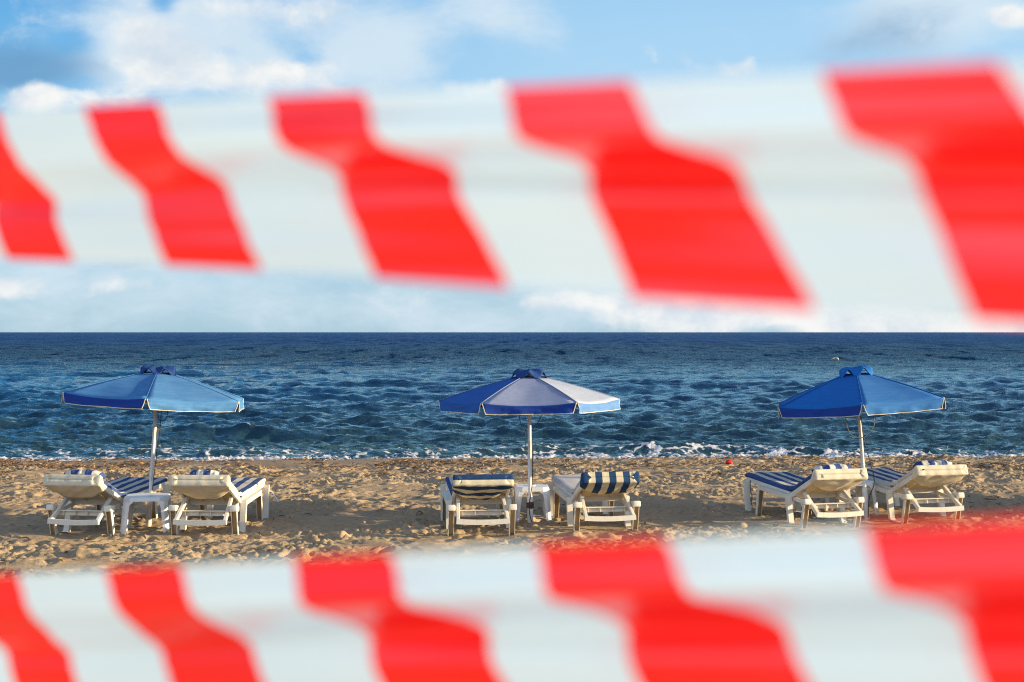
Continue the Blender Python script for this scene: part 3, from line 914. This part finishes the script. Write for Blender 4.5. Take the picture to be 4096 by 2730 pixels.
parasol_specs = [
    ('parasol of faded denim blue cloth leaning slightly, behind a low white table', -4.02, 15.72,
     dict(R=1.065, zr=1.695, ze=1.460, zt=1.775, vd=0.110, rot=8.3, seed=2.2, ly=3.3, lx=-1.3, sleeve=0.40, peel=True,
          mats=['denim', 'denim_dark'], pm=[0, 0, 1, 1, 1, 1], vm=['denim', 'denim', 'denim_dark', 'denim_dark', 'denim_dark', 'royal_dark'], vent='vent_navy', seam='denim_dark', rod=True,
          ropes=[('dark_rope', 0.004, [(0.03, -0.03, 1.30), (0.055, -0.05, 1.20), (0.11, -0.05, 1.19), (0.14, -0.04, 1.25), (0.13, -0.03, 1.34)]),
                 ('dark_rope', 0.004, [(0.07, -0.03, 1.34), (0.07, -0.04, 1.0), (0.045, -0.045, 0.7), (0.03, -0.05, 0.42)])])),
    ('parasol with one grey bleached panel facing the beach and a pale one on its right', 0.205, 15.92,
     dict(R=1.015, zr=1.645, ze=1.404, zt=1.742, vd=0.112, rot=-30.7, seed=5.5, ly=-0.5, lx=-0.6, sleeve=0.33, hub=1.36,
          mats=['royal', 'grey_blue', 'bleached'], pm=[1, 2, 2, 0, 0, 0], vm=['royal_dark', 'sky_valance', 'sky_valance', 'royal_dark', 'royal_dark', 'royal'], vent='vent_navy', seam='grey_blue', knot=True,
          ropes=[('dark_rope', 0.004, [(-0.13, -0.05, 1.34), (-0.10, -0.06, 1.15), (-0.05, -0.05, 1.03), (-0.045, -0.05, 0.86), (-0.06, -0.05, 0.80)]),
                 ('dark_rope', 0.004, [(0.17, -0.05, 1.34), (0.12, -0.05, 1.20), (0.03, -0.03, 1.06)]),
                 ('dark_rope', 0.0055, [(0.028, -0.025, 0.95), (0.030, -0.03, 0.6), (0.016, -0.036, 0.40), (-0.012, -0.042, 0.22), (0.0, -0.042, 0.10), (0.03, -0.05, 0.01)])])),
    ('parasol of strong even blue with a deep straight valance, thin cord looped below it', 4.11, 16.47,
     dict(R=1.05, zr=1.665, ze=1.378, zt=1.768, vd=0.120, rot=-11, seed=8.8, ly=-4.0, lx=-1.1, sleeve=0.37,
          mats=['bright', 'bright_sunlit_faded', 'bleached'], pm=[1, 2, 1, 0, 0, 0], vm=['bright_sunlit_faded', 'bright_sunlit_faded', 'bright', 'bright', 'bright', 'royal_dark'], vent='bright', seam='bright',
          ropes=[('grey_rope', 0.0055, [(-0.17, -0.06, 1.24), (-0.165, -0.06, 1.10), (-0.12, -0.07, 0.99), (0.0, -0.06, 0.95), (0.10, -0.06, 1.02), (0.155, -0.06, 1.12), (0.12, -0.05, 1.30)]),
                 ('dark_rope', 0.0055, [(0.01, -0.028, 1.20), (0.03, -0.03, 0.9), (0.085, -0.05, 0.62), (0.10, -0.06, 0.42), (0.03, -0.06, 0.25), (0.0, -0.06, 0.02)])])),
]
for px_, py_, lb_, rt_ in ((8.25, 17.0, 'strong blue parasol of the next pair along the row, outside the frame', 20), (12.3, 17.5, 'strong blue parasol two places further along the row, outside the frame', -5)):
    q_ = dict(parasol_specs[2][3]); q_.update(rot=rt_, lx=0, ly=1.0, seed=px_, ropes=[])
    parasol_specs.append((lb_, px_, py_, q_))
parasols = [make_parasol(*s) for s in parasol_specs]

# ------------------------------------------------------------------ side tables
def make_table(label, x, y, rz, hole, W=0.47, D=0.42):
    z = np.mean([sand_at(x + a, y + b) for a in (-.19, .19) for b in (-.17, .17)])
    root = thing('side_table', label, 'side table', (x, y, z - 0.012), (0, 0, rz), 'white resin side tables')
    H, ch = 0.40, 0.075
    oct_ = [(-W / 2 + ch, -D / 2), (W / 2 - ch, -D / 2), (W / 2, -D / 2 + ch), (W / 2, D / 2 - ch), (W / 2 - ch, D / 2), (-W / 2 + ch, D / 2), (-W / 2, D / 2 - ch), (-W / 2, -D / 2 + ch)]
    bm = bmesh.new()
    vs = [bm.verts.new((a, b, H - 0.045)) for a, b in oct_]
    f = bm.faces.new(vs)
    r = bmesh.ops.extrude_face_region(bm, geom=[f])
    top = [e for e in r['geom'] if isinstance(e, bmesh.types.BMVert)]
    bmesh.ops.translate(bm, vec=(0, 0, 0.045), verts=top)
    for v in top: v.co.x *= 0.965; v.co.y *= 0.965
    es = [e for e in bm.edges if abs(e.verts[0].co.z - H) < 1e-4 and abs(e.verts[1].co.z - H) < 1e-4]
    bmesh.ops.bevel(bm, geom=es, offset=0.012, segments=3, affect='EDGES', profile=0.5)
    bm_obj('table_top', bm, M['plastic_table'], root, False)
    for sx in (-1, 1):
        for sy in (-1, 1):
            # moulded leg: two flat walls meeting at the corner, flaring into the apron
            V, F = [], []
            n = 9
            for i in range(n + 1):
                t = i / n
                zz = (H - 0.043) * (1 - t)
                fl = 0.045 * max(0, 1 - t / 0.16) ** 2
                ax, ay = W / 2 - 0.004 + 0.022 * t, D / 2 - 0.004 + 0.022 * t
                wx = 0.060 - 0.020 * t + fl; wy = 0.066 - 0.02 * t + fl; th = 0.010; cc = 0.035
                ring = [(ax, ay - cc - wy + 0.02), (ax, ay - cc), (ax - cc, ay), (ax - cc - wx + 0.02, ay), (ax - cc - wx + 0.02, ay - th), (ax - cc - 0.004, ay - th), (ax - th, ay - cc - 0.004), (ax - th, ay - cc - wy + 0.02)]
                for a, b in ring: V.append((sx * a, sy * b, zz))
            for i in range(n):
                for k in range(8):
                    a0, a1 = 8 * i + k, 8 * i + (k + 1) % 8
                    F.append((a0, a1, a1 + 8, a0 + 8))
            F.append((8 * n + 0, 8 * n + 1, 8 * n + 6, 8 * n + 7)); F.append((8 * n + 1, 8 * n + 2, 8 * n + 5, 8 * n + 6)); F.append((8 * n + 2, 8 * n + 3, 8 * n + 4, 8 * n + 5))
            if sx * sy < 0: F = [f_[::-1] for f_ in F]
            lg = mesh_obj('leg', V, F, M['plastic_table'], root, False)
    if hole:
        V, F = [], []
        tube(V, F, [(0.035 * math.cos(a), 0.035 * math.sin(a), H + 0.004) for a in np.linspace(0, 2 * math.pi, 28)], 0.009, 8, False)
        ho = mesh_obj('hole_rim', V, F, M['plastic_table'], root)
        V = [(0.03 * math.cos(a), 0.03 * math.sin(a), H + 0.0015) for a in np.linspace(0, 2 * math.pi, 24)[:-1]]
        mesh_obj('hole_shade_disc', V, [tuple(range(23))], M['hole_shade'], ho)  # flat dark disc; the shade of the hole is in its colour
    return root
tables = [make_table('low white table in front of the leaning denim blue parasol', -3.93, 15.33, R(7), False),
          make_table('low white table behind the pole of the parasol with grey panel', 0.225, 16.22, R(3), True, 0.39, 0.38),
          make_table('low white table half hidden behind the lounger with yellowish hood', 4.02, 16.85, R(12), True)]

# ------------------------------------------------------------------ small things
bm = bmesh.new()
bmesh.ops.create_icosphere(bm, subdivisions=3, radius=0.062)
for v in bm.verts:
    v.co *= 1 + 0.35 * mnoise.noise(v.co * 22)
    v.co.z *= 0.75
o = bm_obj('plastic_litter', bm, plain('red_plastic', (0.62, 0.012, 0.008), 0.45, 0.2, 20), None, True)
o.location = (3.66, 23.95, sand_at(3.66, 23.95) + 0.035)
tag(o, 'crumpled bright red scrap of litter lying on sand near the surf', 'litter')

V, F = [], []
tube(V, F, spline([(-0.42, 0, -0.02), (-0.2, 0, 0.07), (0.0, 0.02, 0.10), (0.18, 0, 0.06), (0.26, 0, -0.06)], 5), [0.02] * 4 + [0.06] * 8 + [0.085] * 6 + [0.05] * 3, 8)
o = mesh_obj('drifting_object', V, F, plain('pale_drifting', (0.62, 0.50, 0.38), 0.6, 0.3, 12), None, True)  # unidentified pale speck afloat; its shape is invented
o.location = (28.2, 124.0, SEA_Z + 0.10)
tag(o, 'small pale object drifting far out on the open sea', 'drifting_object')

# ------------------------------------------------------------------ barrier tapes close to the lens
m, nt = material('barrier_tape_film')
uvu, uvv = nt.attr('tu'), nt.attr('tv')
per, red, slope = 0.1207, 0.0525, 0.53
slp = nt.math('MULTIPLY_ADD', uvu, -0.20, 0.46)
q = nt.math('FRACT', nt.math('ADD', nt.math('DIVIDE', nt.math('SUBTRACT', uvu, nt.math('MULTIPLY', uvv, slp)), per), 100.0))
isr = nt.math('LESS_THAN', q, nt.math('MULTIPLY_ADD', nt.math('MULTIPLY', uvv, nt.math('MULTIPLY_ADD', uvu, 8.0, 2.8)), red / per, red / per))
c = nt.mix(isr, (0.88, 0.95, 1.0), (0.86, 0.006, 0.004))
ct = nt.mix(isr, (0.56, 0.765, 1.0), (0.92, 0.010, 0.008))
p = principled(nt, Base_Color=c, Roughness=0.32, Specular_IOR_Level=0.6, Coat_Weight=1.0, Coat_Roughness=0.16, Coat_IOR=1.9)
t = nt.n('ShaderNodeBsdfTranslucent'); nt.set(t.inputs['Color'], ct)
mx = nt.n('ShaderNodeMixShader'); nt.set(mx.inputs[0], 0.42)
nt.t.links.new(p, mx.inputs[1]); nt.t.links.new(t.outputs[0], mx.inputs[2])
finish(nt, mx.outputs[0])
M['tape'] = m

def make_tape(name, label, pl, pr, prof, u_of, u0, u1, seed):
    """ribbon along the line pl->pr (its top edge); prof = (towards viewer, down) cross-section"""
    pl, pr = Vector(pl), Vector(pr)
    d = (pr - pl); L = d.length; d.normalize()
    nrm = Vector((-d.x * 0 + d.y, -d.x, 0)).normalized()             # horizontal, towards the camera
    if nrm.y > 0: nrm = -nrm
    spA, spB = (spline([(a, b, 0) for a, b in q], 7) for q in prof)
    nu = 160; V, F, TU, TV = [], [], [], []
    L0 = (pr - pl).length
    for i in range(nu + 1):
        u = u0 + (u1 - u0) * i / nu
        bl = min(1, max(0, (u - 0.02) / (0.62 * L0))); bl = bl * bl * (3 - 2 * bl)
        sp = [p.lerp(q, bl) for p, q in zip(spA, spB)]
        sl_ = 0.0; last = sp[0]
        for k, pt in enumerate(sp):
            sl_ += (pt - last).length; last = pt
            e_ = k / (len(sp) - 1)
            w_ = 0.0022 * mnoise.noise(Vector((u * 5 + seed, k * 0.10, 0))) + 0.0009 * mnoise.noise(Vector((u * 3 + seed, k * 0.45, 4)))
            a_ = pt.x * (1 + 0.30 * mnoise.noise(Vector((u * 4, seed, 0)))) + w_
            sagz = 0.0022 * mnoise.noise(Vector((u * 3.2, seed, 9))) * (0.4 + 0.6 * e_)
            p = pl + d * u + nrm * a_ + Vector((0, 0, -pt.y + sagz))
            V.append(tuple(p)); TU.append(u - u_of); TV.append(sl_)
    m_ = len(sp)
    for i in range(nu):
        for k in range(m_ - 1):
            q_ = i * m_ + k
            F.append((q_, q_ + 1, q_ + m_ + 1, q_ + m_))
    o = mesh_obj(name, V, F, M['tape'], None, True, None, {'tu': TU, 'tv': TV})
    return tag(o, label, 'barrier tape', 'red and white barrier tapes')

def pix(xp, yp, d):
    return Vector(((xp - 1176.5) * d / 3268, d, CAM_H + (763.5 - yp) * d / 3268))
DL, DR = 0.685, 0.385
def u_at(pl, pr, xp):
    # parameter along the line where it crosses picture column xp
    k = (xp - 1176.5) / 3268
    d = (pr - pl).normalized()
    return (k * pl.y - pl.x) / (d.x - k * d.y)
pl, pr = pix(0, 258, DL), pix(2353, 140, DR)
# the crease down the tape is sharp at one end and opens out towards the other
profU = ([(0, 0), (0.001, 0.008), (0.0, 0.0165), (-0.002, 0.0235), (-0.0060, 0.0295), (-0.0100, 0.0350), (-0.0130, 0.0405), (-0.0116, 0.0480), (-0.0116, 0.058), (-0.0122, 0.0705)],
         [(0, 0), (0.0002, 0.006), (0.0036, 0.0128), (0.0020, 0.0182), (-0.009, 0.0218), (-0.0190, 0.0240), (-0.0232, 0.0285), (-0.0196, 0.0362), (-0.0196, 0.050), (-0.0212, 0.0705)])
make_tape('barrier_tape', 'red and white striped barrier tape stretched high across the sky above the parasols', pl, pr, profU, u_at(pl, pr, 1156), -1.6, 0.86, 3.0)
pl, pr = pix(0, 1322, DL), pix(2353, 1192, DR)
profL = ([(0, 0), (0.001, 0.008), (0.0, 0.0165), (-0.002, 0.0235), (-0.0060, 0.0295), (-0.0100, 0.0355), (-0.0130, 0.0415), (-0.0116, 0.0500), (-0.0116, 0.061), (-0.0122, 0.0735)],
         [(0, 0), (0.0002, 0.006), (0.0036, 0.0128), (0.0020, 0.0184), (-0.009, 0.0230), (-0.0190, 0.0278), (-0.0232, 0.0330), (-0.0196, 0.0407), (-0.0196, 0.054), (-0.0212, 0.0735)])
make_tape('barrier_tape', 'red and white striped barrier tape stretched low across the sand in front of the loungers', pl, pr, profL, u_at(pl, pr, 1226), -1.6, 0.86, 8.0)

# ------------------------------------------------------------------ camera
cam = bpy.data.cameras.new('camera')
cam.lens = 50; cam.sensor_width = 36; cam.sensor_fit = 'HORIZONTAL'
cam.shift_y = -20.5 / 2353
cam.clip_start = 0.02; cam.clip_end = 30000
cam.dof.use_dof = True
cam.dof.focus_distance = 17.5
cam.dof.aperture_fstop = 5.6
co_ = bpy.data.objects.new('camera', cam); link(co_)
co_.location = (0, 0, CAM_H); co_.rotation_euler = (R(90), 0, 0)
scene.camera = co_

# ------------------------------------------------------------------ sun and sky
el, az = R(SUN_EL), R(SUN_AZ)
sdir = Vector((math.cos(el) * math.cos(az), -math.cos(el) * math.sin(az), math.sin(el)))
sl = bpy.data.lights.new('sun', 'SUN'); sl.energy = 5.0; sl.angle = R(0.55); sl.color = (1.0, 0.785, 0.46)
so = bpy.data.objects.new('sun', sl); link(so)
so.rotation_euler = (-sdir).to_track_quat('-Z', 'Y').to_euler()

world = bpy.data.worlds.new('World'); scene.world = world; world.use_nodes = True
nt = NT(world.node_tree)
sky = nt.n('ShaderNodeTexSky', sky_type='NISHITA')
sky.sun_disc = False; sky.sun_elevation = el; sky.sun_rotation = R(90 + SUN_AZ)
sky.altitude = 0; sky.air_density = 1.0; sky.dust_density = 0.6; sky.ozone_density = 1.3
dirv = nt.coord('Generated')
sx = nt.n('ShaderNodeSeparateXYZ'); nt.set(sx.inputs[0], dirv)
azn = nt.math('ARCTAN2', sx.outputs[0], sx.outputs[1])
eln = nt.math('ARCSINE', sx.outputs[2])
pv = nt.n('ShaderNodeCombineXYZ'); nt.set(pv.inputs[0], azn); nt.set(pv.inputs[1], nt.math('MULTIPLY', eln, 1.25)); nt.set(pv.inputs[2], 0.0)
pv = pv.outputs[0]
# warp so that cloud edges billow
wn = nt.n('ShaderNodeTexNoise'); nt.set(wn.inputs['Vector'], pv); wn.inputs['Scale'].default_value = 9; wn.inputs['Detail'].default_value = 3
sb = nt.n('ShaderNodeVectorMath', operation='SUBTRACT'); nt.set(sb.inputs[0], wn.outputs['Color']); sb.inputs[1].default_value = (.5, .5, .5)
ws = nt.n('ShaderNodeVectorMath', operation='MULTIPLY_ADD'); nt.set(ws.inputs[0], sb.outputs[0]); ws.inputs[1].default_value = (0.05, 0.04, 0.0); nt.set(ws.inputs[2], pv)
wv = nt.n('ShaderNodeSeparateXYZ'); nt.set(wv.inputs[0], ws.outputs[0])
wa, we = wv.outputs[0], nt.math('DIVIDE', wv.outputs[1], 1.25)
def blob(px, py, rx, ry, amt, rot=0.0):
    a, e = math.atan((px - 1176.5) / 3268), math.atan((763.5 - py) / 3268)
    dx = nt.math('DIVIDE', nt.math('SUBTRACT', wa, a), rx / 3268); dy = nt.math('DIVIDE', nt.math('SUBTRACT', we, e), ry / 3268)
    r2 = nt.math('ADD', nt.math('MULTIPLY', dx, dx), nt.math('MULTIPLY', dy, dy))
    return nt.math('MULTIPLY', nt.math('EXPONENT', nt.math('MULTIPLY', r2, -1.0)), amt)
def total(bl):
    s = None
    for b in bl:
        v = blob(*b)
        s = v if s is None else nt.math('ADD', s, v)
    return s
fb1 = nt.noise(ws.outputs[0], 13, 10, 0.60)
fb2 = nt.noise(nt.mapping(ws.outputs[0], (1, 1.7, 1), loc=(3.1, 1.7, 0)), 11, 10, 0.64)
# bright cumulus
cum = total([(355, 160, 85, 75, 0.66), (330, 60, 120, 80, 0.34), (570, 35, 200, 60, 0.52), (655, 168, 120, 58, 0.80), (490, 195, 130, 46, 0.42), (150, 262, 170, 40, 0.74), (105, 235, 50, 24, 0.25),
             (185, 110, 50, 26, -0.6), (370, 15, 30, 40, -0.5), (630, 92, 80, 34, -0.45), (705, 122, 44, 24, -0.4),
             (1100, 215, 100, 26, 0.62), (1150, 195, 40, 24, 0.35), (1690, 160, 70, 30, 0.55), (1735, 138, 24, 22, 0.35),
             (2310, 85, 55, 26, 0.75), (2345, 108, 60, 22, 0.4), (0, 655, 90, 34, 0.65), (300, 655, 130, 30, 0.42), (1480, 685, 220, 36, 0.75), (1900, 725, 520, 44, 0.9), (1250, 690, 90, 26, 0.4),
             (2100, 760, 700, 60, 0.35), (850, 680, 110, 30, 0.22), (600, 610, 60, 20, 0.35)])
cm = nt.ramp(nt.math('ADD', cum, nt.math('MULTIPLY', nt.math('SUBTRACT', fb1, 0.5), 2.0)), 0.22, 0.72)
# thin veils
veil = total([(880, 110, 130, 110, 0.75), (1140, 30, 150, 70, 0.7), (2150, 60, 260, 90, 0.95), (185, 112, 55, 30, -0.5), (372, 20, 30, 45, -0.55), (640, 95, 80, 32, -0.38), (705, 125, 50, 26, -0.38), (500, 130, 40, 20, -0.3), (300, 110, 190, 150, 0.80), (600, 110, 230, 150, 0.80), (200, 620, 400, 60, 0.45), (1000, 735, 1700, 60, 0.42), (1300, 560, 1100, 160, 0.45), (1400, 330, 900, 120, 0.16)])
vm = nt.ramp(nt.math('ADD', veil, nt.math('MULTIPLY', nt.math('SUBTRACT', fb2, 0.5), 1.3)), 0.12, 0.85, 0, 0.85)
# shadowed cloud bellies
dk = total([(40, 180, 230, 75, 0.85), (2010, 105, 220, 95, 0.46), (300, 600, 180, 22, 0.4), (1130, 640, 120, 20, 0.2), (1700, 670, 120, 16, 0.3)])
dm = nt.ramp(nt.math('ADD', dk, nt.math('MULTIPLY', nt.math('SUBTRACT', fb2, 0.5), 0.7)), 0.18, 0.75, 0, 0.85)
SKY_K = 0.0905
gr = nt.n('ShaderNodeValToRGB'); nt.set(gr.inputs[0], nt.math('MULTIPLY', eln, 1.0 / 1.5708, clamp=True))
cr = gr.color_ramp
for pos, col in ((0.0, (2.05, 3.3, 4.2)), (0.035, (1.95, 3.35, 4.55)), (0.085, (1.75, 3.4, 4.95)), (0.15, (1.05, 2.65, 4.6)), (0.30, (0.55, 1.3, 2.7)), (1.0, (0.3, 0.8, 1.9))):
    e_ = cr.elements.new(pos); e_.color = (*col, 1)
cr.elements.remove(cr.elements[0]); cr.elements.remove(cr.elements[-1])
# deeper blue to the left, paler towards the middle (sun to the right)
lat = nt.ramp(azn, -0.36, 0.10)
base = nt.mix(nt.ramp(eln, 0.05, 0.25), gr.outputs[0], nt.mix(lat, nt.mix(1.0, gr.outputs[0], (0.45, 0.78, 0.92), 'MULTIPLY'), nt.mix(1.0, gr.outputs[0], (1.85, 1.32, 1.10), 'MULTIPLY')))
base = nt.mix(0.14, base, sky.outputs[0])
# the rest of the sky, outside the view: unseen cloud added to tune the fill light
nd = nt.n('ShaderNodeVectorMath', operation='MULTIPLY'); nt.set(nd.inputs[0], dirv); nd.inputs[1].default_value = (1, 1, 1.6)
out_ = nt.math('MAXIMUM', nt.ramp(nt.math('ABSOLUTE', azn), 0.50, 0.85), nt.ramp(eln, 0.30, 0.55))
rest = nt.math('MULTIPLY', nt.ramp(nt.noise(nd.outputs[0], 2.6, 8, 0.55), 0.40, 0.60), out_)
shade_n = nt.ramp(nt.noise(nt.mapping(ws.outputs[0], (1, 1, 1), loc=(0.012, 0.02, 0)), 16, 7, 0.58), 0.33, 0.62)
ccol = nt.mix(shade_n, (3.5, 4.0, 4.5), (5.1, 5.1, 5.0))
skyc = nt.mix(vm, base, (3.7, 4.35, 4.85))
skyc = nt.mix(dm, skyc, (0.85, 1.9, 3.2))
skyc = nt.mix(cm, skyc, ccol)
low = nt.math('MULTIPLY', nt.ramp(eln, 0.08, 0.34), nt.ramp(eln, 1.0, 0.6))
behind = nt.ramp(sx.outputs[1], 0.1, -0.2)
rest = nt.math('MAXIMUM', rest, nt.math('MULTIPLY', nt.math('MULTIPLY', low, behind), 0.8))
skyc = nt.mix(rest, skyc, nt.mix(nt.math('MULTIPLY', low, behind), (0.70, 1.15, 2.1), (5.8, 7.0, 8.8)))  # bright band behind the camera added to light the tapes; overhead kept dim
bg = nt.n('ShaderNodeBackground'); nt.set(bg.inputs['Color'], skyc); bg.inputs['Strength'].default_value = SKY_K
wo = nt.n('ShaderNodeOutputWorld'); nt.t.links.new(bg.outputs[0], wo.inputs['Surface'])

# ------------------------------------------------------------------ render settings
scene.render.engine = 'CYCLES'
scene.cycles.use_denoising = True
scene.cycles.denoising_prefilter = 'NONE'
scene.cycles.denoising_input_passes = 'RGB_ALBEDO_NORMAL'
world.cycles.sampling_method = 'MANUAL'
world.cycles.sample_map_resolution = 1024
scene.cycles.max_bounces = 6
scene.cycles.filter_width = 1.1
scene.view_settings.view_transform = 'Standard'
scene.view_settings.look = 'None'
scene.view_settings.exposure = 1.05
scene.view_settings.gamma = 1.0
